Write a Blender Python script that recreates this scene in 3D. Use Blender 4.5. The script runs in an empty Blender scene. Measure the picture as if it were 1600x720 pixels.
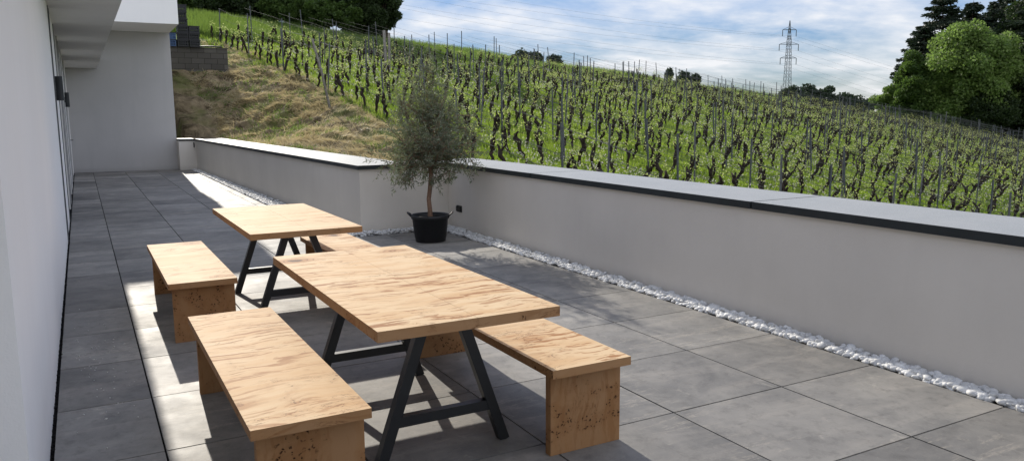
import bpy, bmesh, math, random
import numpy as np
from mathutils import Matrix, Vector
random.seed(7); RNG = np.random.default_rng(7)
sc = bpy.context.scene
COL = sc.collection
R = math.radians

# ------------------------------------------------------------------ camera
F_PX = 1220.0; W0, H0 = 1600.0, 720.0; CAM_H = 1.62
def cdir(x, y):
    v = np.array([x-W0/2, H0/2-y, -F_PX]); return v/np.linalg.norm(v)
_Y = cdir(123, 183); _X = cdir(3050, 165); _X = _X-_Y*(_X@_Y); _X /= np.linalg.norm(_X); _Z = np.cross(_X, _Y)
RM = np.array([_X, _Y, _Z])
cam_d = bpy.data.cameras.new("camera"); cam = bpy.data.objects.new("camera", cam_d); COL.objects.link(cam)
cam.matrix_world = Matrix.Translation((0, 0, CAM_H)) @ Matrix(RM.tolist()).to_4x4()
cam_d.sensor_width = 36; cam_d.lens = F_PX/W0*36; cam_d.clip_start = .05; cam_d.clip_end = 5000
sc.camera = cam
CPOS = np.array([0, 0, CAM_H])
def at(x, y, depth):
    """point of the place seen at photo pixel (x,y), so many metres in front of the camera"""
    r = RM @ cdir(x, y); fw = RM @ np.array([0, 0, -1.0]); return CPOS + r*depth/(r@fw)

# ------------------------------------------------------------------ light
SKY_TINT = (.92, 1.02, 1.32); CLOUD_V = 4.2; CLOUD_FILL = 4.0
SUN_DX, SUN_DY = 0.095, 1.95
sun_el = math.atan2(1, math.hypot(SUN_DX, SUN_DY)); sun_az = math.atan2(SUN_DX, SUN_DY)
w = bpy.data.worlds.new("World"); sc.world = w; w.use_nodes = True
nt = w.node_tree; nt.nodes.clear()
N = nt.nodes.new; L = nt.links.new
out = N('ShaderNodeOutputWorld'); bg = N('ShaderNodeBackground'); bg.inputs[1].default_value = 0.15
sky = N('ShaderNodeTexSky'); sky.sky_type = 'NISHITA'; sky.sun_disc = False
sky.sun_elevation = sun_el; sky.sun_rotation = sun_az; sky.air_density = 1.0; sky.dust_density = .1; sky.ozone_density = 3.0
tc = N('ShaderNodeTexCoord'); sep = N('ShaderNodeSeparateXYZ'); L(tc.outputs['Generated'], sep.inputs[0])
def wm(op, a, b=None, clamp=False):
    n = N('ShaderNodeMath'); n.operation = op; n.use_clamp = clamp
    for i, v in enumerate((a, b)):
        if v is None: continue
        if isinstance(v, (int, float)): n.inputs[i].default_value = v
        else: L(v, n.inputs[i])
    return n.outputs[0]
zz = wm('ADD', wm('MAXIMUM', sep.outputs[2], 0.0), .16)
cx_ = wm('DIVIDE', sep.outputs[0], zz); cy_ = wm('DIVIDE', sep.outputs[1], zz)
cmb = N('ShaderNodeCombineXYZ'); L(cx_, cmb.inputs[0]); L(cy_, cmb.inputs[1])
mp = N('ShaderNodeMapping'); mp.inputs['Location'].default_value = (.75, .35, 0); mp.inputs['Rotation'].default_value = (0, 0, R(35)); mp.inputs['Scale'].default_value = (.8, 1.0, 1)
L(cmb.outputs[0], mp.inputs[0])
n1 = N('ShaderNodeTexNoise'); n1.inputs['Scale'].default_value = 1.25; n1.inputs['Detail'].default_value = 9; n1.inputs['Roughness'].default_value = .6; n1.inputs['Distortion'].default_value = .15
L(mp.outputs[0], n1.inputs[0])
rp = N('ShaderNodeValToRGB'); rp.color_ramp.elements[0].position = .37; rp.color_ramp.elements[1].position = .60
L(n1.outputs[0], rp.inputs[0])
n2 = N('ShaderNodeTexNoise'); n2.inputs['Scale'].default_value = 7; n2.inputs['Detail'].default_value = 6; L(mp.outputs[0], n2.inputs[0])
cf = wm('MULTIPLY', rp.outputs[0], wm('ADD', wm('MULTIPLY', n2.outputs[0], 1.0), .42), True)
cf = wm('MULTIPLY', cf, .9)
mx = N('ShaderNodeMix'); mx.data_type = 'RGBA'; L(cf, mx.inputs['Factor']); bw_ = N('ShaderNodeRGBToBW'); L(sky.outputs[0], bw_.inputs[0])
sg = wm('DIVIDE', 1.0, wm('ADD', 1.0, wm('DIVIDE', bw_.outputs[0], 2.6))); vs_ = N('ShaderNodeVectorMath'); vs_.operation = 'SCALE'; L(sky.outputs[0], vs_.inputs[0]); L(sg, vs_.inputs['Scale'])
vt = N('ShaderNodeVectorMath'); vt.operation = 'MULTIPLY'; L(vs_.outputs[0], vt.inputs[0]); vt.inputs[1].default_value = SKY_TINT
L(vt.outputs[0], mx.inputs['A'])
# unseen clouds away from the sun are brightened as added fill for shaded walls
cl = wm('ADD', CLOUD_V, wm('MULTIPLY', wm('SUBTRACT', .45, sep.outputs[1], True), CLOUD_FILL)); cv = N('ShaderNodeVectorMath'); cv.operation = 'SCALE'; cv.inputs[0].default_value = (.97, .975, 1.0); L(cl, cv.inputs['Scale']); L(cv.outputs[0], mx.inputs['B'])
L(mx.outputs['Result'], bg.inputs[0]); L(bg.outputs[0], out.inputs[0])
sd = bpy.data.lights.new("sun", 'SUN'); sd.energy = 3.3; sd.angle = R(.55); sd.color = (1, .93, .82)
so = bpy.data.objects.new("sun", sd); COL.objects.link(so)
so.rotation_euler = Vector((SUN_DX, SUN_DY, 1)).to_track_quat('Z', 'Y').to_euler()
sc.view_settings.view_transform = 'Standard'; sc.view_settings.look = 'None'; sc.view_settings.gamma = 1
sc.view_settings.exposure = 0.66
sc.cycles.max_bounces = 8; sc.cycles.transparent_max_bounces = 8

# ------------------------------------------------------------------ tags
def tag(o, label=None, cat=None, group=None, kind=None):
    if label: o['label'] = label
    if cat: o['category'] = cat
    if group: o['group'] = group
    if kind: o['kind'] = kind
    return o
def thing(name, loc, label, cat, group=None, rz=0):
    o = bpy.data.objects.new(name, None); o.empty_display_size = .2; COL.objects.link(o)
    o.location = [float(v) for v in loc]; o.rotation_euler = (0, 0, rz)
    return tag(o, label, cat, group)
def obj(name, bm, m, parent=None, smooth=False, bevel=0, loc=None):
    me = bpy.data.meshes.new(name)
    if bevel:
        es = [e for e in bm.edges if len(e.link_faces) == 2 and e.calc_face_angle(0) > .6]
        bmesh.ops.bevel(bm, geom=es, offset=bevel, segments=2, affect='EDGES', profile=.6)
    bmesh.ops.recalc_face_normals(bm, faces=bm.faces)
    bm.to_mesh(me); bm.free()
    if smooth:
        me.polygons.foreach_set('use_smooth', [True]*len(me.polygons))
    me.materials.append(m)
    o = bpy.data.objects.new(name, me); COL.objects.link(o)
    if parent: o.parent = parent
    if loc: o.location = loc
    return o
def npmesh(name, V, Fc, m, parent=None, smooth=False):
    """V (n,3), Fc (k,3|4) -> one mesh object"""
    me = bpy.data.meshes.new(name); V = np.asarray(V, np.float32); Fc = np.asarray(Fc, np.int32)
    k, c = Fc.shape
    me.vertices.add(len(V)); me.vertices.foreach_set('co', V.ravel())
    me.loops.add(k*c); me.loops.foreach_set('vertex_index', Fc.ravel())
    me.polygons.add(k); me.polygons.foreach_set('loop_start', np.arange(0, k*c, c, dtype=np.int32))
    try: me.polygons.foreach_set('loop_total', np.full(k, c, np.int32))
    except Exception: pass
    if smooth: me.polygons.foreach_set('use_smooth', np.ones(k, bool))
    me.update(calc_edges=True); me.materials.append(m)
    o = bpy.data.objects.new(name, me); COL.objects.link(o)
    if parent: o.parent = parent
    return o
def box(bm, x0, x1, y0, y1, z0, z1):
    vs = [bm.verts.new(p) for p in ((x0,y0,z0),(x1,y0,z0),(x1,y1,z0),(x0,y1,z0),(x0,y0,z1),(x1,y0,z1),(x1,y1,z1),(x0,y1,z1))]
    for f in ((0,3,2,1),(4,5,6,7),(0,1,5,4),(1,2,6,5),(2,3,7,6),(3,0,4,7)): bm.faces.new([vs[i] for i in f])
def prism(bm, poly, z0, z1):
    a = [bm.verts.new((x, y, z0)) for x, y in poly]; b = [bm.verts.new((x, y, z1)) for x, y in poly]
    n = len(poly); bm.faces.new(a[::-1]); bm.faces.new(b)
    for i in range(n): bm.faces.new((a[i], a[(i+1)%n], b[(i+1)%n], b[i]))
def bar(bm, p, q, wx, wy, up=(0, 1, 0)):
    """rectangular bar between two points"""
    p, q = Vector(p), Vector(q); d = (q-p).normalized(); u = Vector(up); s = d.cross(u).normalized(); u = s.cross(d).normalized()
    vs = []
    for c in (p, q):
        for a, b in ((-1,-1),(1,-1),(1,1),(-1,1)): vs.append(bm.verts.new(c+s*a*wx/2+u*b*wy/2))
    for f in ((0,3,2,1),(4,5,6,7),(0,1,5,4),(1,2,6,5),(2,3,7,6),(3,0,4,7)): bm.faces.new([vs[i] for i in f])
def tube_np(pts, rad, n=6, cap=True):
    """swept tube -> V, F(quads)"""
    pts = np.asarray(pts, float); rad = np.broadcast_to(rad, len(pts)); V = []; Fq = []
    for i, p in enumerate(pts):
        t = pts[min(i+1, len(pts)-1)]-pts[max(i-1, 0)]; t = t/(np.linalg.norm(t)+1e-9)
        a = np.array([1., 0, 0]) if abs(t[0]) < .8 else np.array([0, 1., 0])
        u = np.cross(t, a); u /= np.linalg.norm(u); v = np.cross(t, u)
        for k in range(n):
            an = 2*math.pi*k/n; V.append(p+rad[i]*(u*math.cos(an)+v*math.sin(an)))
    for i in range(len(pts)-1):
        for k in range(n):
            Fq.append((i*n+k, i*n+(k+1)%n, (i+1)*n+(k+1)%n, (i+1)*n+k))
    if cap:
        V.append(pts[-1]+0*pts[-1]); c = len(V)-1; b = (len(pts)-1)*n
        for k in range(n): Fq.append((b+k, b+(k+1)%n, c, c))
    return np.array(V), [f for f in Fq]
class Mesh:
    def __init__(s): s.V = []; s.F = []; s.n = 0
    def add(s, V, Fq):
        s.V.append(np.asarray(V, float)); s.F += [tuple(i+s.n for i in f) for f in Fq]; s.n += len(V)
    def tube(s, pts, rad, n=6, cap=True):
        V, Fq = tube_np(pts, rad, n, False); 
        s.add(V, Fq)
        if cap: s.F.append(tuple(range(s.n-n, s.n)))
    def build(s, name, m, parent=None, smooth=True):
        me = bpy.data.meshes.new(name); me.from_pydata(np.concatenate(s.V).tolist(), [], s.F)
        if smooth: me.polygons.foreach_set('use_smooth', [True]*len(me.polygons))
        me.materials.append(m); o = bpy.data.objects.new(name, me); COL.objects.link(o)
        if parent: o.parent = parent
        return o

# ------------------------------------------------------------------ materials
class NT:
    def __init__(s, name):
        s.m = bpy.data.materials.new(name); s.m.use_nodes = True; s.t = s.m.node_tree; s.t.nodes.clear()
        s.out = s.t.nodes.new('ShaderNodeOutputMaterial'); s.tc = s.t.nodes.new('ShaderNodeTexCoord'); s.obj = s.tc.outputs['Object']
    def n(s, t, **k):
        x = s.t.nodes.new(t)
        for a, b in k.items(): setattr(x, a, b)
        return x
    def l(s, a, b):
        if isinstance(a, (int, float, tuple)): b.default_value = a
        else: s.t.links.new(a, b)
    def math(s, op, a, b=0.0, clamp=False):
        x = s.n('ShaderNodeMath', operation=op, use_clamp=clamp); s.l(a, x.inputs[0]); s.l(b, x.inputs[1]); return x.outputs[0]
    def mapping(s, scale=(1,1,1), loc=(0,0,0), src=None, rot=(0,0,0)):
        x = s.n('ShaderNodeMapping'); s.l(src or s.obj, x.inputs[0]); x.inputs['Scale'].default_value = scale; x.inputs['Location'].default_value = loc; x.inputs['Rotation'].default_value = rot
        return x.outputs[0]
    def noise(s, scale, detail=4, rough=.55, dist=0, src=None, w=None):
        x = s.n('ShaderNodeTexNoise'); 
        if w is not None: x.noise_dimensions = '4D'; s.l(w, x.inputs['W'])
        s.l(src or s.obj, x.inputs['Vector']); x.inputs['Scale'].default_value = scale; x.inputs['Detail'].default_value = detail
        x.inputs['Roughness'].default_value = rough; x.inputs['Distortion'].default_value = dist; return x.outputs[0]
    def ramp(s, f, *st):
        x = s.n('ShaderNodeValToRGB'); e = x.color_ramp.elements
        while len(e) < len(st): e.new(.5)
        for el, (p, c) in zip(e, st): el.position = p; el.color = (c, c, c, 1) if isinstance(c, (int, float)) else (*c, 1)
        s.l(f, x.inputs[0]); return x.outputs[0]
    def mix(s, f, a, b, bt='MIX'):
        x = s.n('ShaderNodeMix', data_type='RGBA', blend_type=bt); s.l(f, x.inputs['Factor'])
        for v, k in ((a, 'A'), (b, 'B')):
            s.l((*v, 1) if isinstance(v, tuple) and len(v) == 3 else v, x.inputs[k])
        return x.outputs['Result']
    def bsdf(s, col, rough=.6, metal=0, spec=.5, bump=None, bs=.3, bd=.01):
        x = s.n('ShaderNodeBsdfPrincipled'); s.l((*col, 1) if isinstance(col, tuple) else col, x.inputs['Base Color']); s.l(rough, x.inputs['Roughness'])
        x.inputs['Metallic'].default_value = metal; x.inputs['Specular IOR Level'].default_value = spec
        if bump is not None:
            b = s.n('ShaderNodeBump'); b.inputs['Strength'].default_value = bs; b.inputs['Distance'].default_value = bd; s.l(bump, b.inputs['Height']); s.l(b.outputs[0], x.inputs['Normal'])
        s.l(x.outputs[0], s.out.inputs[0]); return x
def m_plain(name, col, rough=.6, metal=0, spec=.5, var=.15, vs=6, bs=.2, bd=.003, bscale=60):
    t = NT(name); n = t.noise(vs, 5); c = t.mix(t.ramp(n, (.3, 0.), (.7, 1.)), tuple(v*(1-var) for v in col), tuple(min(1, v*(1+var)) for v in col))
    t.bsdf(c, rough, metal, spec, t.noise(bscale, 3), bs, bd); return t.m
def m_render(name, col, var=.06, streak=.05):
    t = NT(name); big = t.noise(.9, 5, .6); fine = t.noise(140, 3); v = t.noise(1.0, 4, src=t.mapping((5, 5, .7)))
    c = t.mix(t.ramp(big, (.3, 0.), (.7, 1.)), tuple(a*(1-var) for a in col), tuple(a*(1+var) for a in col))
    c = t.mix(t.ramp(v, (.52, 0.), (.75, streak*6)), c, tuple(a*.8 for a in col))
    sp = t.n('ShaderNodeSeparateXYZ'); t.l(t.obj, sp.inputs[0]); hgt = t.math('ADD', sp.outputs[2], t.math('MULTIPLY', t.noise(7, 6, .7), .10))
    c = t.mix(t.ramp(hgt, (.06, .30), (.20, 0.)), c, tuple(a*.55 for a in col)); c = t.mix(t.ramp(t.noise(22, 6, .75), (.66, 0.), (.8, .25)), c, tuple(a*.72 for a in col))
    b = t.math('ADD', t.math('MULTIPLY', fine, .5), t.noise(35, 4)); t.bsdf(c, .85, 0, .25, b, .28, .004); return t.m
M = {}
M['white'] = m_render('white_render', (.84, .825, .80), .02, .02)
M['plaster'] = m_render('grey_render', (.67, .63, .57), .05, .02)
M['backwall'] = m_render('back_render', (.44, .43, .42), .045, .04)
M['soffit'] = m_render('soffit_render', (.68, .665, .63), .05, .03)
def m_tile():
    t = NT('slate_tile'); geo = t.n('ShaderNodeNewGeometry'); rnd = geo.outputs['Random Per Island']
    big = t.noise(1.6, 7, .62, .9, w=t.math('MULTIPLY', rnd, 40.0))
    st = t.noise(1.3, 6, .6, 1.2, src=t.mapping((.55, 2.6, 1), rot=(0, 0, R(24))), w=t.math('MULTIPLY', rnd, 23.0))
    c = t.mix(t.ramp(big, (.32, 0.), (.7, 1.)), (.128, .127, .124), (.27, .258, .236))
    c = t.mix(t.ramp(st, (.5, 0.), (.72, .6)), c, (.34, .315, .28))
    c = t.mix(t.math('MULTIPLY', t.ramp(t.noise(4.5, 8, .7, 1.5, w=t.math('MULTIPLY', rnd, 9.0)), (.60, 0.), (.68, 1.)), .4), c, (.40, .37, .32))
    vein = t.math('ABSOLUTE', t.math('SUBTRACT', t.noise(2.0, 9, .72, .35, src=t.mapping((.35, 2.2, 1), rot=(0, 0, R(-28))), w=t.math('MULTIPLY', rnd, 71.0)), .5))
    c = t.mix(t.math('MULTIPLY', t.ramp(vein, (0., .55), (.012, 0.)), t.ramp(t.noise(1.3, 4), (.5, 0.), (.6, 1.))), c, (.40, .36, .30))
    c = t.mix(t.ramp(t.noise(13, 8, .75, .3, w=rnd), (.50, 0.), (.70, .55)), c, (.085, .082, .078))
    c = t.mix(t.ramp(t.noise(55, 5, .8), (.56, 0.), (.74, .4)), c, (.36, .33, .29))
    vv = t.math('ADD', t.math('MULTIPLY', rnd, .42), .80); c2 = t.n('ShaderNodeVectorMath', operation='SCALE'); t.l(c, c2.inputs[0]); t.l(vv, c2.inputs['Scale'])
    rough = t.ramp(t.noise(3, 6, .6, w=rnd), (.3, .55), (.7, .72))
    b = t.math('ADD', t.math('MULTIPLY', t.noise(9, 8, .65, .5), 1.0), t.math('MULTIPLY', t.noise(90, 3), .15))
    t.bsdf(c2.outputs[0], rough, 0, .28, b, .35, .006); return t.m
M['tile'] = m_tile()
M['gap'] = m_plain('joint_dark', (.012, .012, .012), .95, spec=.1)
def m_wood(name, grain='x', figure=.5, burl=.6, tone=1.0, warm=0.0, pip_lo=.55):
    t = NT(name); oi = t.n('ShaderNodeObjectInfo'); wv = t.math('MULTIPLY', oi.outputs['Random'], 37.0)
    k3 = lambda a, b: {'x': (a, b, b), 'y': (b, a, b), 'z': (b, b, a)}[grain]
    wc = t.n('ShaderNodeTexNoise', noise_dimensions='4D'); t.l(wv, wc.inputs['W']); wc.inputs['Scale'].default_value = 2.6; wc.inputs['Detail'].default_value = 2.5; t.l(t.obj, wc.inputs['Vector'])
    ws = t.n('ShaderNodeVectorMath', operation='SCALE'); t.l(wc.outputs['Color'], ws.inputs[0]); ws.inputs['Scale'].default_value = .20
    vm = t.n('ShaderNodeVectorMath', operation='ADD'); t.l(t.obj, vm.inputs[0]); t.l(ws.outputs[0], vm.inputs[1])
    st = t.mapping(k3(1.5, 13.), src=vm.outputs[0]); st2 = t.mapping(k3(3.2, 34.), src=vm.outputs[0])
    patch = t.noise(1.7, 3, .5, .4, w=t.math('ADD', wv, 5.0)); pm = t.ramp(patch, (.43, .10), (.56, 1.))
    base = t.mix(t.ramp(t.noise(1.3, 3, .5, w=wv), (.35, 0.), (.65, 1.)), (.66*tone, .51*tone, .325*tone), (.62*tone, .44*tone, .255*tone))
    base = t.mix(t.ramp(t.noise(1.0, 5, .6, .2, src=st, w=wv), (.42, 0.), (.66, .75)), base, (.54*tone, .33*tone, .16*tone))
    base = t.mix(warm, base, (.40*tone, .185*tone, .068*tone))
    g = t.noise(1.0, 4, .55, .35, src=st2, w=t.math('ADD', wv, 3.0))
    strokes = t.math('MULTIPLY', t.ramp(g, (.545, 0.), (.585, .8), (.70, 1.)), pm)
    c = t.mix(t.math('MULTIPLY', strokes, figure), base, (.27*tone, .105*tone, .030*tone))
    ridge = t.ramp(t.math('ABSOLUTE', t.math('SUBTRACT', t.noise(.9, 5, .6, 1.4, src=st, w=t.math('ADD', wv, 2.0)), .52)), (0., 1.), (.012, 0.))
    c = t.mix(t.math('MULTIPLY', t.math('MULTIPLY', ridge, t.ramp(t.noise(4, 3, .5, w=wv), (.52, 0.), (.60, 1.))), min(1, figure*1.4)), c, (.13*tone, .048*tone, .016*tone))
    vk = t.n('ShaderNodeTexVoronoi', voronoi_dimensions='4D'); t.l(wv, vk.inputs['W']); vk.inputs['Scale'].default_value = 3.1; t.l(t.mapping(k3(.75, 1.15), src=vm.outputs[0]), vk.inputs['Vector'])
    kd = t.math('ADD', vk.outputs['Distance'], t.math('MULTIPLY', t.math('SUBTRACT', t.noise(16, 4, .6), .5), .16)); kon = t.math('GREATER_THAN', vk.outputs['Color'], .52)
    c = t.mix(t.math('MULTIPLY', t.ramp(kd, (.22, .75), (.40, 0.)), kon), c, (.36*tone, .17*tone, .065*tone))
    rings = t.math('MULTIPLY', t.ramp(t.math('SINE', t.math('MULTIPLY', kd, 95.0)), (.5, 0.), (.95, .8)), t.ramp(kd, (.24, 1.), (.36, 0.)))
    c = t.mix(t.math('MULTIPLY', rings, kon), c, (.13*tone, .05*tone, .018*tone)); c = t.mix(t.math('MULTIPLY', t.ramp(kd, (.13, .95), (.19, 0.)), kon), c, (.04, .016, .009))
    # burl pips in loose clusters
    vo = t.n('ShaderNodeTexVoronoi'); vo.inputs['Scale'].default_value = 56
    dv = t.n('ShaderNodeVectorMath', operation='ADD'); t.l(t.obj, dv.inputs[0]); ds = t.n('ShaderNodeVectorMath', operation='SCALE'); n3 = t.n('ShaderNodeTexNoise'); n3.inputs['Scale'].default_value = 28; t.l(t.obj, n3.inputs['Vector']); t.l(n3.outputs['Color'], ds.inputs[0]); ds.inputs['Scale'].default_value = .045; t.l(ds.outputs[0], dv.inputs[1]); t.l(dv.outputs[0], vo.inputs['Vector'])
    cl_ = t.noise(5.2, 5, .65, .5, w=t.math('ADD', wv, 11.0)); bm_ = t.ramp(cl_, (pip_lo+.03, 0.), (pip_lo+.08, 1.))
    rnd = t.math('GREATER_THAN', vo.outputs['Color'], .38)
    pip = t.math('MULTIPLY', t.math('MULTIPLY', t.ramp(vo.outputs['Distance'], (.20, 1.), (.42, 0.)), bm_), rnd)
    c = t.mix(t.math('MULTIPLY', t.ramp(cl_, (pip_lo-.02, 0.), (pip_lo+.12, 1.)), .45*burl), c, (.30*tone, .135*tone, .05*tone))
    c = t.mix(t.math('MULTIPLY', pip, burl), c, (.03, .012, .007))
    fine = t.noise(3, 6, .7, src=t.mapping(k3(8, 120)))
    c = t.mix(t.ramp(fine, (.45, 0.), (.8, .22)), c, (.34*tone, .19*tone, .085*tone))
    bh = t.math('SUBTRACT', t.math('MULTIPLY', fine, .35), t.math('ADD', t.math('MULTIPLY', pip, .8), t.math('MULTIPLY', strokes, .3)))
    t.bsdf(c, .68, 0, .10, bh, .22, .002); return t.m
M['wood_top'] = m_wood('burl_top', 'x', .95, .35, 1.0, 0., .58)
M['wood_bench'] = m_wood('burl_bench', 'x', .9, .8, 1.0, .05, .57)
M['wood_panel'] = m_wood('burl_panel', 'z', .34, 1.0, .70, .75, .49)
M['wood_edge_shade'] = m_wood('burl_edge_shade', 'x', .5, .9, .74, .7, .55)  # darker wood copy for side faces: end grain plus shade put into the colour
M['steel'] = m_plain('black_steel', (.012, .013, .014), .42, .0, .5, .2, 9, .12, .001)
M['granite'] = None
def m_granite():
    t = NT('granite_coping'); sp = t.noise(260, 2, .7); bg_ = t.noise(3, 5)
    c = t.mix(t.ramp(sp, (.42, 0.), (.6, 1.)), (.20, .21, .205), (.37, .38, .37)); c = t.mix(t.ramp(bg_, (.35, 0.), (.7, .3)), c, (.38, .375, .36))
    t.bsdf(c, .5, 0, .4, t.noise(200, 2), .12, .001); return t.m
M['granite'] = m_granite()
M['granite_edge_shade'] = m_plain('granite_edge_shade', (.018, .024, .026), .5, 0, .4)  # near-black copy of the coping stone, edge shade painted into its colour
M['pebble'] = m_plain('white_pebble', (.58, .585, .58), .6, 0, .4, .28, 14, .2, .002, 60)
M['black_plastic'] = m_plain('black_plastic', (.007, .0075, .009), .45, 0, .45, .25, 12)
M['blue_plastic'] = m_plain('blue_plastic', (.03, .07, .16), .45, 0, .4)
M['soil'] = m_plain('potting_soil', (.05, .035, .025), .95, 0, .1, .4, 30, .8, .01)
M['lamp'] = m_plain('anthracite_metal', (.016, .018, .02), .45, .3)
M['frame'] = m_plain('window_frame', (.10, .105, .11), .5, .2)
M['door'] = m_plain('door_leaf', (.52, .53, .54), .5)
t = NT('window_glass'); t.bsdf((.035, .045, .05), .06, 0, .8); M['glass'] = t.m
M['post'] = m_plain('galvanised_post', (.085, .09, .095), .7, .2, .4, .3, 14)
M['woodpost'] = m_plain('grey_weathered_wood', (.20, .185, .16), .85, 0, .2, .35, 14, .5, .004, 40)
M['wire'] = m_plain('wire_grey', (.10, .10, .10), .75, 0, .2)
M['vine'] = m_plain('vine_bark', (.035, .027, .021), .95, 0, .1, .4, 30, .9, .012, 50)
M['bark'] = m_plain('bark', (.07, .055, .042), .95, 0, .1, .35, 10, .8, .02, 14)
M['olivebark'] = m_plain('olive_bark', (.20, .125, .085), .9, 0, .15, .3, 30, .7, .004, 70)
M['block'] = None
def m_block():
    t = NT('concrete_block'); br = t.n('ShaderNodeTexBrick'); mp = t.n('ShaderNodeMapping'); t.l(t.obj, mp.inputs[0]); mp.inputs['Rotation'].default_value = (R(90), 0, 0); t.l(mp.outputs[0], br.inputs['Vector'])
    br.inputs['Scale'].default_value = 1; br.inputs['Brick Width'].default_value = .5; br.inputs['Row Height'].default_value = .22; br.inputs['Mortar Size'].default_value = .012
    br.inputs['Color1'].default_value = (.12, .112, .098, 1); br.inputs['Color2'].default_value = (.075, .07, .062, 1); br.inputs['Mortar'].default_value = (.04, .036, .03, 1)
    c = t.mix(t.ramp(t.noise(4, 6, .7), (.4, 0.), (.7, .6)), br.outputs['Color'], (.09, .085, .07)); t.bsdf(c, .95, 0, .1, t.noise(40, 4), .6, .01); return t.m
M['block'] = m_block()
def m_leaf(name, dark, light, trans, tw=.45, rough=.55, spec=.3):
    t = NT(name); geo = t.n('ShaderNodeNewGeometry'); c = t.mix(geo.outputs['Random Per Island'], dark, light)
    c = t.mix(t.ramp(t.noise(.35, 3), (.35, 0.), (.65, .6)), c, tuple(.5*(a+b)*.6 for a, b in zip(dark, light)))
    p = t.bsdf(c, rough, 0, spec); tr = t.n('ShaderNodeBsdfTranslucent'); t.l((*trans, 1), tr.inputs[0])
    ms = t.n('ShaderNodeMixShader'); t.l(tw, ms.inputs[0]); t.l(p.outputs[0], ms.inputs[1]); t.l(tr.outputs[0], ms.inputs[2]); t.l(ms.outputs[0], t.out.inputs[0]); return t.m
M['grass'] = m_leaf('grass_blades', (.06, .108, .016), (.17, .24, .038), (.31, .44, .05), .53)
M['tallgrass'] = m_leaf('meadow_blades', (.05, .09, .018), (.15, .20, .045), (.20, .31, .05), .45)
M['hay'] = m_leaf('cut_grass', (.24, .18, .10), (.70, .60, .38), (.6, .5, .26), .4)
M['vineleaf'] = m_leaf('vine_shoots', (.18, .23, .05), (.50, .50, .26), (.48, .54, .18), .5)
M['seedhead'] = m_leaf('seed_heads', (.45, .42, .36), (.62, .60, .55), (.5, .48, .42), .4)
M['olive'] = m_leaf('olive_leaves', (.055, .062, .042), (.25, .275, .20), (.17, .21, .09), .3, .7, .15)
M['leaf_bright'] = m_leaf('beech_leaves', (.05, .09, .018), (.23, .30, .085), (.26, .40, .09), .4)
M['leaf_mid'] = m_leaf('mid_leaves', (.035, .07, .014), (.11, .17, .04), (.13, .22, .04), .34)
M['leaf_dark'] = m_leaf('dark_leaves', (.018, .034, .010), (.052, .078, .025), (.05, .09, .02), .28)
M['needle'] = m_leaf('needles', (.014, .028, .014), (.045, .066, .034), (.03, .05, .02), .18)
M['farleaf'] = m_leaf('far_leaves', (.025, .045, .026), (.06, .085, .05), (.05, .08, .03), .25)

# ------------------------------------------------------------------ terrain
def vnoise(x, y, seed=0):
    x = np.asarray(x, float); y = np.asarray(y, float)
    xi = np.floor(x).astype(np.int64); yi = np.floor(y).astype(np.int64); fx = x-xi; fy = y-yi
    fx = fx*fx*(3-2*fx); fy = fy*fy*(3-2*fy)
    def h(a, b):
        n = (a*374761393+b*668265263+seed*974711) & 0x7fffffff; n = ((n ^ (n >> 13))*1274126177) & 0x7fffffff; return ((n ^ (n >> 16)) & 0xffff)/65535.0
    return (h(xi, yi)*(1-fx)+h(xi+1, yi)*fx)*(1-fy)+(h(xi, yi+1)*(1-fx)+h(xi+1, yi+1)*fx)*fy
def sstep(a, b, x): t_ = np.clip((x-a)/(b-a), 0, 1); return t_*t_*(3-2*t_)
CX = [-200, 0, 10, 20, 34, 53, 69, 82, 90, 110, 400]
CY = [130, 110, 86, 71, 70, 71, 68, 60, 52, 46, 46]
def height(x, y):
    x = np.asarray(x, float); y = np.asarray(y, float)
    yc = np.interp(x, CX, CY); over = np.maximum(0, y-yc); ye = np.minimum(y, yc)
    P = .2*(np.minimum(ye, 57)-18)+.14*np.maximum(0, ye-57)-.1*(np.clip(x, 8, 130)-10)
    P = P-np.minimum(.012*over**1.5, 40)*1.0
    P = np.maximum(P, -9-.01*np.abs(x)*0)
    # foot of the bank behind the terrace parapet
    low = .80+.36*np.maximum(0, y-27.3)
    low = np.where(y < 14, .80-.09*(14-y), low); low = np.maximum(low, -.6)
    low = np.minimum(low, np.maximum(P+.0, .3))
    k = sstep(4.2, 8.6, x+np.where(y < 12, -1.2, 0)); z = low*(1-k)+P*k
    z = np.where(x < 4.2, low, z)
    bank = (1-sstep(7.5, 9.5, x))*sstep(9, 12, y)*(1-sstep(42, 50, y))
    z = z+bank*(vnoise(x*1.0, y*1.0, 3)-.5)*.20+bank*(vnoise(x*2.8+y, y*2.8, 5)-.5)*.20+bank*(vnoise(x*6, y*6, 6)-.5)*.09
    z = z+(vnoise(x*.16, y*.16, 9)-.5)*.5*sstep(10, 24, x)+(vnoise(x*.9, y*.9, 2)-.5)*.08
    # under the terrace and the house the ground is kept below the slab
    inside = (x < 4.05) & (y < 26.2) | (x < 5.3) & (y < 10.9) | (x < 2.7) & (y < 40)
    z = np.where(inside, np.minimum(z, -.35), z)
    return z
xs = np.unique(np.concatenate([np.linspace(-900, -60, 20), np.linspace(-60, -4, 12), np.linspace(-4, 3.9, 20), np.linspace(4, 10, 76), np.linspace(10, 12, 8), np.linspace(12, 40, 60), np.linspace(40, 110, 90), np.linspace(110, 300, 25), np.linspace(300, 2500, 20)]))
ys = np.unique(np.concatenate([np.linspace(-900, -20, 16), np.linspace(-20, 9, 20), np.linspace(9, 45, 330), np.linspace(45, 90, 80), np.linspace(90, 300, 40), np.linspace(300, 2500, 20)]))
GX, GY = np.meshgrid(xs, ys); GZ = height(GX, GY)
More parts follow.
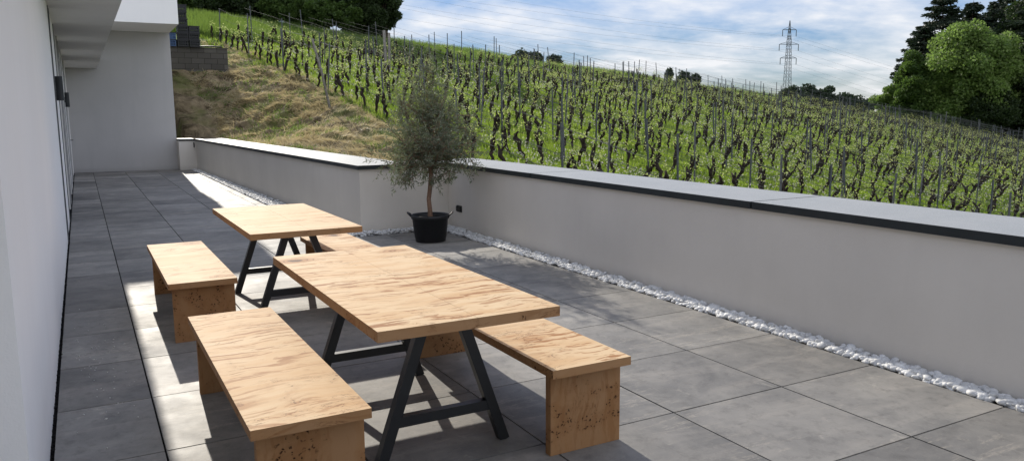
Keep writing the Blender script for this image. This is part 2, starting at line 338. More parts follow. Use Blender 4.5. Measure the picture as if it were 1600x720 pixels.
nx, ny = len(xs), len(ys); idx = np.arange(nx*ny).reshape(ny, nx)
Fq = np.stack([idx[:-1, :-1], idx[:-1, 1:], idx[1:, 1:], idx[1:, :-1]], -1).reshape(-1, 4)
def m_ground():
    t = NT('hillside_earth'); geo = t.n('ShaderNodeNewGeometry'); sp = t.n('ShaderNodeSeparateXYZ'); t.l(geo.outputs['Position'], sp.inputs[0])
    g = t.mix(t.ramp(t.noise(.5, 7, .65), (.35, 0.), (.65, 1.)), (.06, .10, .014), (.12, .18, .026))
    g = t.mix(t.ramp(t.noise(3.1, 6, .7), (.50, 0.), (.66, .5)), g, (.13, .17, .05))
    g = t.mix(t.ramp(t.noise(.22, 4, .6), (.64, 0.), (.70, .5)), g, (.24, .14, .08))
    h = t.mix(t.ramp(t.noise(1.4, 8, .7, .6), (.38, 0.), (.62, 1.)), (.05, .036, .018), (.30, .235, .14))  # dry bank: dark noise patches are soil with tuft shadow painted in
    h = t.mix(t.ramp(t.noise(.7, 5), (.5, 0.), (.62, .7)), h, (.10, .115, .03))
    xm = t.math('ADD', sp.outputs[0], t.math('MULTIPLY', t.noise(.6, 4), 3.0))
    f = t.n('ShaderNodeMapRange'); t.l(xm, f.inputs[0]); f.inputs[1].default_value = 9.0; f.inputs[2].default_value = 10.6
    fy = t.n('ShaderNodeMapRange'); t.l(sp.outputs[1], fy.inputs[0]); fy.inputs[1].default_value = 35; fy.inputs[2].default_value = 41
    ff = t.math('MAXIMUM', f.outputs[0], fy.outputs[0])
    t.bsdf(t.mix(ff, h, g), .95, 0, .1, t.noise(6, 8, .7), .9, .12); return t.m
tag(npmesh('hillside_ground', np.stack([GX, GY, GZ], -1).reshape(-1, 3), Fq, m_ground(), smooth=True), kind='structure')

# ------------------------------------------------------------------ terrace
XT0, XT1 = -.232, 4.385
def tiles():
    bm = bmesh.new(); g = .0048
    xe = [XT0, .25]+[.25+.829*k for k in range(1, 5)]+[XT1]
    xe = sorted(set(round(v, 4) for v in xe if v <= XT1))
    if XT1-xe[-2] < .1: xe.pop(-2)
    y = 2.32-.842*8
    while y < 26.28:
        y1 = min(y+.842, 26.29)
        for a, b in zip(xe[:-1], xe[1:]):
            if y >= 9.9:                                   # narrow part beside the long wall
                if a >= 2.9: continue
                b = min(b, 2.9)
            yy = min(y1, 10.12) if (b > 2.95 and y < 10.2) else y1
            if yy-y > .03 and b-a > .03: box(bm, a+g, b-g, y+g, yy-g, -.03, RNG.uniform(-.0006, .0006))
        if y < 9.9 < y1:                                   # cut row at the corner
            pass
        y = y1
    for a, b in ((2.737, 3.566), (3.566, XT1)):
        pass
    return bm
o = obj('terrace_paving', tiles(), M['tile'], bevel=.0012); tag(o, kind='structure')
bm = bmesh.new(); box(bm, -2.5, 4.62, -6, 26.3, -.3, -.012); tag(obj('paving_bed', bm, M['gap']), kind='structure')
# parapet: long wall, step, right wall, short far return
def quad_off(p, q, off):
    p, q = np.array(p, float), np.array(q, float); d = (q-p)/np.linalg.norm(q-p); n_ = np.array([d[1], -d[0]]); return p+n_*off, q+n_*off
A0, A1 = (3.08, 25.75), (3.30, 10.35)       # long wall face
B0, B1 = (4.62, 10.35), (4.50, 2.3)         # right wall face
dB = np.array(B1)-np.array(B0); B2 = tuple(np.array(B0)+dB*2.1)
par = thing('parapet_wall', (3.3, 10.35, 0), 'grey rendered parapet with dark stone coping running round the terrace edge', 'wall')
def loc2(poly): return [(x-3.3, y-10.35) for x, y in poly]
bm = bmesh.new(); TH = .70; ZC = .885
prism(bm, loc2([(2.6, 25.75), A0, A1, B0, B2, (B2[0]+TH, B2[1]), (B0[0]+TH, B0[1]+TH), (A1[0]+TH, A1[1]+TH), (A0[0]+TH, A0[1]+TH), (2.6, A0[1]+TH)]), -.3, ZC)
obj('wall', bm, M['plaster'], par)
OH = .03; CT = .058; WD = .80
def lerp(p, q, f): return (p[0]+(q[0]-p[0])*f, p[1]+(q[1]-p[1])*f)
def slab(poly):
    bm = bmesh.new(); prism(bm, loc2(poly), ZC+.001, ZC+CT); 
    o_ = obj('coping_slab', bm, M['granite'], par, bevel=.003); o_.data.materials.append(M['granite_edge_shade'])
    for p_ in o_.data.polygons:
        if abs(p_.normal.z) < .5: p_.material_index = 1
def xB(y): return B0[0]+(B1[0]-B0[0])*(B0[1]-y)/(B0[1]-B1[1])
def xA(y): return A0[0]+(A1[0]-A0[0])*(A0[1]-y)/(A0[1]-A1[1])
g = .009
slab([(2.605, 25.75-OH), (xA(25.7)-OH, 25.75-OH), (xA(25.7)-OH, 25.75+WD), (2.605, 25.75+WD)])
ya = 25.75-OH-g
for yb in (22.3, 18.9, 15.5):
    slab([(xA(ya)-OH, ya), (xA(ya)+WD-OH, ya), (xA(yb)+WD-OH, yb+g), (xA(yb)-OH, yb+g)]); ya = yb-g
slab([(xA(ya)-OH, ya), (xA(ya)+WD-OH, ya), (A1[0]+WD-OH, 10.35+WD-OH), (A1[0]-OH, 10.35-OH)])
slab([(A1[0]-OH+.004, 10.35-OH), (B0[0]-OH, 10.35-OH), (B0[0]+WD-OH, 10.35+WD-OH), (A1[0]+WD-OH+.004, 10.35+WD-OH)])
ya = 10.35-OH-g; first = True
for yb in (7.86, 4.37, .9, -2.5, -5.9):
    far = 10.35+WD-OH-g if first else ya
    slab([(xB(ya)-OH, ya), (xB(ya)+WD-OH, far), (xB(yb)+WD-OH, yb+g), (xB(yb)-OH, yb+g)]); ya = yb-g; first = False
# overflow spout at far corner
Mh = Mesh(); Mh.tube([(0, 0, -.02), (0, -.06, -.03), (0, -.07, -.16)], .016, 8)
sp_ = Mh.build('overflow_pipe', M['lamp']); sp_.location = (3.02, 25.74, .84); tag(sp_, 'small dark overflow pipe on the far end of the parapet', 'pipe')
# pebbles
def ico(sub):
    bm = bmesh.new(); bmesh.ops.create_icosphere(bm, subdivisions=sub, radius=1); bm.verts.ensure_lookup_table()
    V = np.array([v.co[:] for v in bm.verts]); Fc = np.array([[v.index for v in f.verts] for f in bm.faces]); bm.free(); return V, Fc
def scatter_pebbles(name, pts, size, sub):
    V0, F0 = ico(sub); n_ = len(pts); k = len(V0)
    s = size[:, None]*RNG.uniform([.75, .55, .38], [1.25, .95, .62], (n_, 3))
    P = V0[None]*s[:, None, :]
    P += P*(.16*np.sin(V0[None]*RNG.uniform(2, 4, (n_, 1, 3))+RNG.uniform(0, 6, (n_, 1, 3))))
    a = RNG.uniform(0, 6.28, n_); b = RNG.normal(0, .4, n_)
    ca, sa, cb, sb = np.cos(a)[:, None], np.sin(a)[:, None], np.cos(b)[:, None], np.sin(b)[:, None]
    X, Y, Z = P[..., 0], P[..., 1]*cb-P[..., 2]*sb, P[..., 1]*sb+P[..., 2]*cb
    X, Y = X*ca-Y*sa, X*sa+Y*ca
    P = np.stack([X, Y, Z], -1)+pts[:, None, :]
    Fc = (F0[None]+(np.arange(n_)*k)[:, None, None]).reshape(-1, 3)
    return npmesh(name, P.reshape(-1, 3), Fc, M['pebble'], smooth=True)
def strip(n_, x0f, x1f, y0, y1, zmax, bias=1):
    y = RNG.uniform(y0, y1, n_); u = RNG.uniform(0, 1, n_); x = x0f(y)+(x1f(y)-x0f(y))*u
    return np.stack([x, y, RNG.uniform(-.012, 1, n_)*0+RNG.uniform(-.01, zmax, n_)*(.35+.65*u)], -1)
p1 = strip(1500, lambda y: XT1+.02+0*y, lambda y: xB(y)-.02, 2.0, 5.6, .045)
tag(scatter_pebbles('white_pebbles', p1, RNG.uniform(.020, .036, len(p1)), 2), 'white round pebbles filling the gap below the right parapet', 'gravel', kind='stuff')
p2 = np.concatenate([strip(2000, lambda y: XT1+.02+0*y, lambda y: xB(y)-.02, 5.6, 10.33, .045), strip(600, lambda y: XT1+.02+0*y, lambda y: xB(y)-.02, -1, 2.0, .045)])
j = np.stack([RNG.uniform(3.0, 4.6, 700), RNG.uniform(10.14, 10.33, 700), RNG.uniform(-.01, .04, 700)], -1)
a_ = strip(5200, lambda y: 2.92+0*y, lambda y: xA(y)-.02, 10.3, 25.7, .03)
p3 = np.concatenate([p2, j, a_])
tag(scatter_pebbles('white_pebbles', p3, RNG.uniform(.020, .036, len(p3)), 1), 'white pebbles along the long parapet and round its corner', 'gravel', kind='stuff')
p4 = np.stack([RNG.uniform(-.246, -.230, 900), RNG.uniform(2.5, 14, 900), RNG.uniform(-.012, .004, 900)], -1)
o = scatter_pebbles('dark_grit', p4, RNG.uniform(.004, .011, 900), 1); o.data.materials[0] = M['gap']; tag(o, 'dark grit in the narrow gap along the white house wall', 'gravel', kind='stuff')
nd = 70; px_ = np.stack([RNG.normal(.02, .10, nd), RNG.normal(5.6, .7, nd), np.full(nd, .004)], -1); px_ = px_[(px_[:, 0] > -.18) & (px_[:, 0] < .24)]
o = scatter_pebbles('fallen_petals', px_, RNG.uniform(.003, .008, len(px_)), 1); o.data.materials[0] = M['soffit']; tag(o, 'pale crumbs and petals scattered on the shaded paving', 'debris', kind='stuff')
# socket
s_ = thing('power_socket', (xB(9.95)-.001, 9.95, .31), 'small black double socket on the grey parapet beside the potted tree', 'socket')
bm = bmesh.new(); box(bm, -.014, 0, -.075, .075, -.045, .045); obj('cover_plate', bm, M['black_plastic'], s_, bevel=.004)
for yy in (-.036, .036):
    bm = bmesh.new(); box(bm, -.030, -.0145, yy-.03, yy+.03, -.035, .035); obj('flap', bm, M['black_plastic'], s_, bevel=.003)

# ------------------------------------------------------------------ house
house = thing('house', (-.25, 12, 0), 'modern white rendered house with overhanging canopy and upper storey along the terrace', 'house')
hl = lambda x0, x1, y0, y1: (x0+.25, x1+.25, y0-12, y1-12)
SOF = 3.02
solid = [(3.13, 11.7, 'white'), (12.0, 14.0, 'white'), (16.0, 17.1, 'white'), (19.1, 21.0, 'white'), (22.8, 24.4, 'white'), (25.4, 26.3, 'white')]
for a, b, m in solid:
    bm = bmesh.new(); box(bm, *hl(-.62, -.247, a, b), -.1, SOF); obj('wall', bm, M[m], house)
bm = bmesh.new(); box(bm, *hl(-3.2, -.62, -4, 26.3), 2.4, SOF); box(bm, *hl(-3.2, -.62, -4, 3.13), -.1, 2.4); obj('wall', bm, M['white'], house)
bm = bmesh.new(); box(bm, *hl(-3.2, -3.0, 3.13, 26.3), -.1, 2.4); obj('wall', bm, M['white'], house)
for a, b in ((11.7, 12.0), (14.0, 16.0), (17.1, 19.1), (21.0, 22.8)):
    bm = bmesh.new()
    for s in (0, 1):
        yy = a if s == 0 else b-.06
        box(bm, *hl(-.40, -.33, yy, yy+.06), 0.02, SOF-.002)
    box(bm, *hl(-.398, -.332, a+.06, b-.06), .02, .08); box(bm, *hl(-.398, -.332, a+.06, b-.06), SOF-.09, SOF-.003)
    wn = obj('window', bm, M['frame'], house)
    for yy in (a-.035, b+.002):
        bm = bmesh.new(); box(bm, *hl(-.2465, -.236, yy, yy+.033), .01, SOF-.01); obj('blind_rail', bm, M['frame'], house)
    bm = bmesh.new(); box(bm, *hl(-.372, -.36, a+.05, b-.05), .08, SOF-.09); obj('pane', bm, M['glass'], wn)
bm = bmesh.new(); box(bm, *hl(-.32, -.27, 24.42, 25.38), .01, 2.2); dr = obj('door', bm, M['door'], house, bevel=.004)
bm = bmesh.new(); box(bm, *hl(-.62, -.30, 24.4, 25.4), 2.2, SOF); obj('wall', bm, M['white'], house)
bm = bmesh.new(); bar(bm, (.25-.27, 25.25-12, .98), (.25-.18, 25.25-12, .98), .02, .02, (0, 0, 1)); bar(bm, (.25-.19, 25.26-12, .98), (.25-.19, 25.12-12, .98), .022, .018, (0, 0, 1)); obj('handle', bm, M['lamp'], dr)
bm = bmesh.new(); box(bm, *hl(-3.2, .57, -4, 26.28), SOF+.002, 3.34); obj('canopy', bm, M['soffit'], house, bevel=.01)
bm = bmesh.new(); box(bm, *hl(-3.2, 2.6, 26.3, 34), -.3, 4.12); obj('end_wall', bm, M['backwall'], house)
bm = bmesh.new(); box(bm, *hl(-3.2, 2.6, 23.75, 34), 4.122, 7.92); obj('upper_storey', bm, M['white'], house)
def lamp(y, label):
    t_ = thing('wall_lamp', (-.247, y, 2.0), label, 'lamp', 'black up and down lamps on the house wall')
    bm = bmesh.new(); box(bm, .0, .02, -.03, .03, -.06, .06); obj('bracket', bm, M['lamp'], t_)
    bm = bmesh.new(); bmesh.ops.create_cone(bm, cap_ends=False, segments=20, radius1=.045, radius2=.045, depth=.32, matrix=Matrix.Translation((.050, 0, 0)))
    bmesh.ops.create_cone(bm, cap_ends=True, segments=20, radius1=.040, radius2=.040, depth=.24, matrix=Matrix.Translation((.050, 0, 0))); obj('shade', bm, M['lamp'], t_)
lamp(12.25, 'black cylinder lamp on the white house wall, the larger nearer one'); lamp(20.2, 'black cylinder lamp on the white house wall, the smaller one towards the door')

# ------------------------------------------------------------------ tables and benches
def ends(o):  # every side face, long edges too, takes the shade-toned wood
    o.data.materials.append(M['wood_edge_shade'])
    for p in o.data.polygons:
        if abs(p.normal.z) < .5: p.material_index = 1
def table(x0, x1, y0, y1, ztop, label, fx, fy):
    cx, cy = (x0+x1)/2, (y0+y1)/2; t_ = thing('table', (cx, cy, 0), label, 'table', 'burl wood tables on the terrace')
    bm = bmesh.new(); th = .047; a, b, c, d = x0-cx, x1-cx, y0-cy, y1-cy; mid = (b-a)*.02
    box(bm, a, mid-.0006, c, d, ztop-th, ztop); box(bm, mid+.0006, b, c, d, ztop-th, ztop)
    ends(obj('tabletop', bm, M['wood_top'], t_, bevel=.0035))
    for yy in fy:
        yl = yy-cy; fl, fr = fx[0]-cx, fx[1]-cx; zt = ztop-th-.006
        tl, tr = fl+.245, fr-.245+.005
        for p, q in ((fl, tl), (fr, tr)):
            bm = bmesh.new(); bar(bm, (p, yl, 0.0), (q, yl, zt), .052, .05); bmesh.ops.bisect_plane(bm, geom=bm.verts[:]+bm.edges[:]+bm.faces[:], plane_co=(0, 0, .002), plane_no=(0, 0, -1), clear_outer=True)
            obj('leg', bm, M['steel'], t_, bevel=.002)
        bm = bmesh.new(); k = .195/zt; xl = fl+(tl-fl)*k+.02; xr = fr+(tr-fr)*k-.02
        box(bm, xl, xr, yl-.022, yl+.022, .172, .222); obj('crossbar', bm, M['steel'], t_, bevel=.002)
        bm = bmesh.new(); box(bm, tl-.05, tr+.05, yl-.035, yl+.035, zt, ztop-th-.0005); obj('mounting_plate', bm, M['steel'], t_)
    return t_
table(.997, 1.872, 2.962, 4.93, .75, 'long burl wood table with black A-frame legs, the larger one nearer the camera', (1.115, 1.765), (3.33, 4.45))
table(1.05, 1.91, 5.96, 7.85, .75, 'burl wood table with black A-frame legs, the smaller-looking one farther back', (1.165, 1.835), (6.37, 7.42))
def bench(x0, x1, y0, y1, label, rnd):
    cx, cy = (x0+x1)/2, (y0+y1)/2; t_ = thing('bench', (cx, cy, 0), label, 'bench', 'burl wood benches on the terrace')
    w_, h_ = (x1-x0)/2, (y1-y0)/2; th = .042
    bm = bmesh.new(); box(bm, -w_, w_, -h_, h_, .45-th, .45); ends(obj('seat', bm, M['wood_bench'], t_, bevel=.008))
    for s in (-1, 1):
        bm = bmesh.new(); ya_, yb_ = sorted((s*(h_-.07), s*(h_-.115))); box(bm, -w_+.03, w_-.012, ya_, yb_, 0.001, .45-th-.0005); obj('leg', bm, M['wood_panel'], t_, bevel=.004)
bench(.475, .95, 2.925, 4.86, 'burl wood bench left of the near table, cut off by the bottom of the photo', 1)
bench(1.828, 2.275, 2.95, 4.86, 'burl wood bench right of the near table with dark burl specks on its end', 2)
bench(.461, .93, 5.89, 7.85, 'burl wood bench left of the far table, standing alone by the shaded paving', 3)
bench(1.81, 2.27, 5.72, 7.62, 'burl wood bench mostly hidden between the two tables', 4)

# ------------------------------------------------------------------ potted olive tree
PX, PY = 3.89, 9.30
pot = thing('plant_pot', (PX, PY, 0), 'black plastic nursery pot with two handles on the terrace corner', 'pot')
def lathe(prof, n_=40):
    V = []; Fc = []
    for r_, z_ in prof:
        for k in range(n_): V.append((r_*math.cos(6.28318*k/n_), r_*math.sin(6.28318*k/n_), z_))
    for i in range(len(prof)-1):
        for k in range(n_): Fc.append((i*n_+k, i*n_+(k+1)%n_, (i+1)*n_+(k+1)%n_, (i+1)*n_+k))
    return np.array(V), Fc
V, Fc = lathe([(.0, .012), (.18, .012), (.19, 0), (.195, .01), (.200, .05), (.205, .055), (.232, .295), (.246, .30), (.250, .335), (.244, .35), (.234, .345), (.226, .30), (.214, .24)])
mm = Mesh(); mm.add(V, Fc); mm.build('body', M['black_plastic'], pot)
V, Fc = lathe([(.0, .30), (.10, .305), (.226, .292)]); V[:, 2] += RNG.normal(0, .004, len(V)); mm = Mesh(); mm.add(V, Fc); mm.build('soil', M['soil'], pot)
for s in (-1, 1):
    mm = Mesh(); ax = R(-29); pts = []
    for k in range(9):
        an = math.pi*k/8; rr = .236+.055*math.sin(an); side = .05*math.cos(an)
        pts.append((s*(rr*math.cos(ax))-side*math.sin(ax), s*rr*math.sin(ax)+side*math.cos(ax), .325+.05*math.sin(an)))
    mm.tube(pts, .011, 8); mm.build('handle', M['black_plastic'], pot)
ol = thing('olive_tree', (PX, PY, .295), 'slim potted olive tree with loose grey-green crown in front of the parapet', 'tree')
tr = Mesh(); leaves_p = []; leaves_d = []
def branch(p, d, length, r, depth):
    n_ = max(3, int(length/.06)); pts = [p.copy()]; dd = d.copy()
    for i in range(n_):
        dd = dd+RNG.normal(0, .13, 3)+np.array([0, 0, .035 if depth < 2 else -.03]); dd /= np.linalg.norm(dd); dd[2] += max(0., .62-p[2])*1.6; p = p+dd*length/n_; pts.append(p.copy())
        if depth >= 2 or (depth == 1 and i > n_*.3):
            for _ in range(4 if depth >= 3 else 3):
                leaves_p.append(p+RNG.normal(0, .014, 3)); v = dd*.7+RNG.normal(0, .6, 3); leaves_d.append(v/np.linalg.norm(v))
    tr.tube(pts, np.linspace(r, r*.45, len(pts)), 5 if depth > 1 else 8)
    if depth < 3:
        k = {0: 0, 1: 7, 2: 4}[depth]
        for _ in range(k):
            i = int(RNG.integers(max(1, n_//4), n_+1)); v = dd*.55+RNG.normal(0, .62, 3); v[2] += .1; v /= np.linalg.norm(v); branch(pts[i], v, length*RNG.uniform(.45, .72), r*.5, depth+1)
tpts = [(0, 0, -.05), (0, 0, .1), (-.015, 0, .25), (.012, .01, .4), (.02, 0, .55), (.035, .01, .68), (.03, 0, .85), (.02, 0, 1.05), (.0, 0, 1.3), (-.03, 0, 1.5)]
tr.tube(tpts, [.034, .03, .028, .029, .027, .026, .020, .015, .009, .004], 10)
for k in range(32):
    z = RNG.uniform(.64, 1.2) if k > 12 else RNG.uniform(.64, .82); an = k*2.4+RNG.uniform(-.3, .3); el = (z-.62)/.75
    up = .0+.6*el+RNG.uniform(-.1, .25); d = np.array([math.cos(an), math.sin(an), up]); d /= np.linalg.norm(d)
    i = np.interp(z, [p[2] for p in tpts], range(len(tpts))); base = np.array([np.interp(z, [p[2] for p in tpts], [p[j] for p in tpts]) for j in (0, 1)]+[z])
    branch(base, d, RNG.uniform(.36, .56)*(1.06-.22*el), .008, 1)
for k in range(7):
    d = np.array([RNG.normal(0, .45), RNG.normal(0, .25), 1.0]); d /= np.linalg.norm(d); branch(np.array([-.01+RNG.normal(0, .03), 0, RNG.uniform(1.1, 1.4)]), d, RNG.uniform(.3, .5), .006, 1)
tr.build('trunk', M['olivebark'], ol)
def leaf_mesh(name, P, D, ln, wd, m, parent=None, tri=False):
    """one rhombic leaf per point, long axis D"""
    P = np.asarray(P); D = np.asarray(D); n_ = len(P); rnd = RNG.normal(0, 1, (n_, 3)); S = np.cross(D, rnd); S /= np.linalg.norm(S, axis=1)[:, None]+1e-9
    ln = np.broadcast_to(ln, n_)[:, None]; wd = np.broadcast_to(wd, n_)[:, None]
    if tri:
        V = np.stack([P-S*wd/2, P+S*wd/2, P+D*ln], 1); return npmesh(name, V.reshape(-1, 3), np.arange(3*n_).reshape(-1, 3), m, parent)
    V = np.stack([P, P+D*ln*.5+S*wd/2, P+D*ln, P+D*ln*.5-S*wd/2], 1)
    return npmesh(name, V.reshape(-1, 3), np.arange(4*n_).reshape(-1, 4), m, parent)
lp = np.array(leaves_p); ld = np.array(leaves_d); print('olive leaves', len(lp), lp.min(0), lp.max(0))
leaf_mesh('crown', lp, ld, RNG.uniform(.04, .075, len(lp)), RNG.uniform(.009, .015, len(lp)), M['olive'], ol)

# ------------------------------------------------------------------ block wall and crates
bw = thing('block_wall', (4.2, 34.9, 3.3), 'low grey concrete block retaining wall at the top of the dry grass bank', 'wall')
bm = bmesh.new(); box(bm, -1.7, 1.42, -.15, .2, -.6, 1.06); obj('blocks', bm, M['block'], bw, bevel=.01)
bm = bmesh.new(); box(bm, -1.7, 1.46, -.18, .23, 1.062, 1.10); obj('cap', bm, M['block'], bw)
def crate_mesh():
    bm = bmesh.new(); L_, W_, H_ = .30, .20, .27; t_ = .012
    box(bm, -L_, L_, -W_, W_, 0, .015)
    for s in (-1, 1):
        for z0, z1 in ((.0151, .05), (.10, .15), (.20, .27)):
            y = s*(W_-t_/2); box(bm, -L_, L_, y-t_/2, y+t_/2, z0, z1); x = s*(L_-t_/2); box(bm, x-t_/2, x+t_/2, -W_+t_, W_-t_, z0, z1)
        for k in range(7):
            x = -L_+.02+k*(2*L_-.04)/6; y = s*(W_-t_/2); box(bm, x-.014, x+.014, y-t_/2+.001, y+t_/2-.001, .05, .20)
        for k in range(5):
            y = -W_+.03+k*(2*W_-.06)/4; x = s*(L_-t_/2); box(bm, x-t_/2+.001, x+t_/2-.001, y-.014, y+.014, .05, .20)
    return bm
def crate_rim():
    bm = bmesh.new(); L_, W_ = .31, .21
    for s in (-1, 1):
        box(bm, -L_, L_, s*W_-.012, s*W_+.012, .245, .272); box(bm, s*L_-.012, s*L_+.012, -W_+.013, W_-.013, .246, .271)
    return bm
proto = thing('crate', (0, 0, 0), 'x', 'crate', 'plastic harvest crates stacked on the block wall'); cb = obj('body', crate_mesh(), M['black_plastic'], proto); cr = obj('rim', crate_rim(), M['black_plastic'], proto)
first = True; ZT = 3.3+1.10+.002; crate_data = {'black': cb.data, 'blue': cb.data.copy()}; crate_data['blue'].materials[0] = M['blue_plastic']
stacks = [(3.46, 'left', 2, 'blue'), (3.92, 'tall', 6, 'black'), (4.36, 'short', 3, 'black')]
pos = ['bottom', 'second from the bottom', 'third from the bottom', 'fourth from the bottom', 'second from the top', 'topmost']
for x, nm, n_, colr in stacks:
    for k in range(n_):
        if first: c, b_, r_ = proto, cb, cr; first = False
        else:
            c = proto.copy(); b_ = cb.copy(); r_ = cr.copy()
            for q in (c, b_, r_): COL.objects.link(q)
            b_.parent = c; r_.parent = c
        c.rotation_euler = (0, 0, R(90)+RNG.normal(0, .03)); c.location = (x+RNG.normal(0, .01), 34.9, ZT+k*.275)
        where = pos[k] if n_ == 6 else ('bottom', 'middle', 'topmost')[k] if n_ == 3 else ('bottom', 'topmost')[k]
        c['label'] = {'left': f'dark blue plastic crate beside the house corner, {where} of its stack', 'tall': f'black plastic crate in the tall stack on the block wall, {where}', 'short': f'black plastic crate in the short right stack on the block wall, {where}'}[nm]
        b_.data = crate_data[colr]
mm = Mesh(); mm.tube([(0, 0, 0), (.3, .05, .03), (.6, -.04, .02), (.95, .02, .01)], .03, 7); o = mm.build('drainpipe_offcut', M['black_plastic']); o.location = (4.5, 34.85, ZT+.03); tag(o, 'dark hose lying on top of the block wall beside the crates', 'hose')

# ------------------------------------------------------------------ vineyard
ROW_DX = -.115; SP = 1.85
def rowx(i, y): return 8.35+SP*i+ROW_DX*(y-30)
def toffset(x): return np.interp(x, [8, 20, 34, 53, 69, 82, 88, 95], [46, 50.5, 54, 58.5, 58.5, 54, 45, 30])
fwd = (RM @ np.array([0, 0, -1.0]))
def project(P):
    v = (np.asarray(P)-CPOS) @ RM; return W0/2+F_PX*v[..., 0]/-v[..., 2], H0/2-F_PX*v[..., 1]/-v[..., 2], -v[..., 2]
vines = []; posts = []; rows = []
for i in range(0, 44):
    x30 = rowx(i, 30); y1 = float(toffset(x30)); y0 = 13 if i < 3 else 6
    ylist = np.arange(y0, y1, .86)+RNG.uniform(0, 1); ylist = ylist[ylist < y1]
    k_ = []
    for y in ylist:
        if RNG.random() < .04: continue
        x = rowx(i, y)+RNG.normal(0, .05); z = float(height(x, y)); px, py_, dp = project((x, y, z+1.0))
        if dp < 3 or px < 250 or px > 1720 or py_ > 420: continue
        vines.append((dp, x, y, z, i)); k_.append(y)
    off = RNG.uniform(0, 4)
    for y in np.arange(y0+off, y1+.1, 4.7):
        x = rowx(i, y); z = float(height(x, y)); px, py_, dp = project((x, y, z+1.6))
        if dp < 3 or px < 250 or px > 1720 or py_ > 420: continue
        posts.append((dp, x, y, z, i))
    if k_: rows.append((i, min(k_), y1))
vines.sort(); posts.sort(); print('vines', len(vines), 'posts', len(posts), 'rows', len(rows))
def vine_variant(k):
    rg = np.random.default_rng(100+k); mm = Mesh(); h = rg.uniform(.44, .66); lean = np.array([rg.normal(0, .05), -abs(rg.normal(.13, .12)), 0])
    pts = []; n_ = 7
    for q in range(n_): f = q/(n_-1); pts.append(np.array([0, 0, -.06])+lean*f+np.array([rg.normal(0, .020), rg.normal(0, .024), h*f+.06*f]))
    r0 = rg.uniform(.034, .052); rad = np.array([1.3, 1, .95, 1.0, 1.1, 1.45, 1.5])*r0; mm.tube(pts, rad, 7)
    top = pts[-1]; tips = []
    for s in (-1, 1, *([rg.choice([-1, 1])] if rg.random() < .5 else [])):
        L_ = rg.uniform(.06, .15); e1 = top+np.array([rg.normal(0, .04), s*L_*.6, rg.uniform(.04, .12)]); e2 = e1+np.array([rg.normal(0, .03), s*L_*.5, rg.uniform(.03, .10)])
        mm.tube([top-np.array([0, 0, .04]), e1, e2], [r0*1.1, r0*.75, r0*.5], 5); tips.append(e2)
    # arched fruiting cane along the wire
    s = rg.choice([-1, 1]); c0 = tips[0]; pts = [top, top+np.array([0, s*.15, .15]), top+np.array([0, s*.38, .12]), top+np.array([0, s*.6, .04])]; mm.tube(pts, [.008, .007, .006, .005], 4)
    P = []; D = []
    for c in tips+[top, pts[1], pts[2], pts[3], pts[2]*.5+pts[1]*.5]:
        for _ in range(int(rg.integers(3, 6))):
            P.append(c+rg.normal(0, .07, 3)+np.array([0, rg.normal(0, .16), rg.uniform(-.02, .22)])); v = rg.normal(0, 1, 3)+np.array([0, 0, .7]); D.append(v/np.linalg.norm(v))
    return mm, np.array(P), np.array(D)
NV = 10; variants = []
for k in range(NV):
    mm, P, D = vine_variant(k); Vt = np.concatenate(mm.V); variants.append((mm, Vt, P, D))
rowname = {0: 'row bordering the dry grass bank', 1: 'second row from the dry bank'}
protos = {}
for q, (dp, x, y, z, i) in enumerate(vines[:300]):
    k = q % NV; sc_ = RNG.uniform(.9, 1.15); rz = RNG.normal(0, .25) + (math.pi if (i < 4 and RNG.random() < .5) else 0)
    if i == 0: lab = 'dark gnarled grapevine stem in the row bordering the dry grass bank'; grp = 'grapevines in the row bordering the dry bank'
    elif x < 22: lab = 'dark leaning grapevine stem with pale young shoots in the rows behind the potted tree'; grp = 'grapevines in the rows behind the potted tree'
    else: lab = 'dark leaning grapevine stem with pale young shoots beyond the right parapet'; grp = 'grapevines beyond the right parapet'
    if k not in protos:
        t_ = thing('grapevine', (x, y, z), lab, 'grapevine', grp); mm, Vt, P, D = variants[k]
        a = mm.build('trunk', M['vine'], t_); b = leaf_mesh('leaves', P, D, RNG.uniform(.04, .07, len(P)), RNG.uniform(.025, .045, len(P)), M['vineleaf'], t_); protos[k] = (t_, a, b)
    else:
        p, a, b = protos[k]; t_ = p.copy(); COL.objects.link(t_)
        for ch in (a, b): c = ch.copy(); COL.objects.link(c); c.parent = t_
        t_['label'] = lab; t_['group'] = grp
    t_.location = (x, y, z); t_.scale = (sc_*1.1, sc_, sc_); t_.rotation_euler = (0, 0, rz)
# the rest as one
Vs = []; Fs = []; nb = 0; LP = []; LD = []
for q, (dp, x, y, z, i) in enumerate(vines[300:]):
    mm, Vt, P, D = variants[int(RNG.integers(NV))]; s = RNG.uniform(.9, 1.15); rz = RNG.normal(0, .3); c, sn = math.cos(rz), math.sin(rz); Rz = np.array([[c, sn, 0], [-sn, c, 0], [0, 0, 1]])
    Vs.append((Vt*s) @ Rz+np.array([x, y, z])); Fs += [tuple(v+nb for v in f) for f in mm.F]; nb += len(Vt)
    LP.append((P*s) @ Rz+np.array([x, y, z])); LD.append(D)
if Vs:
    me = bpy.data.meshes.new('distant_vines'); me.from_pydata(np.concatenate(Vs).tolist(), [], Fs); me.materials.append(M['vine'])
    rest = bpy.data.objects.new('distant_vines', me); COL.objects.link(rest); tag(rest, 'countless small distant grapevines covering the upper slope', 'grapevines', kind='stuff')
    LP = np.concatenate(LP); LD = np.concatenate(LD); lf = leaf_mesh('leaves', LP, LD, RNG.uniform(.05, .085, len(LP)), RNG.uniform(.03, .055, len(LP)), M['vineleaf'], rest); tag(lf, kind='stuff')
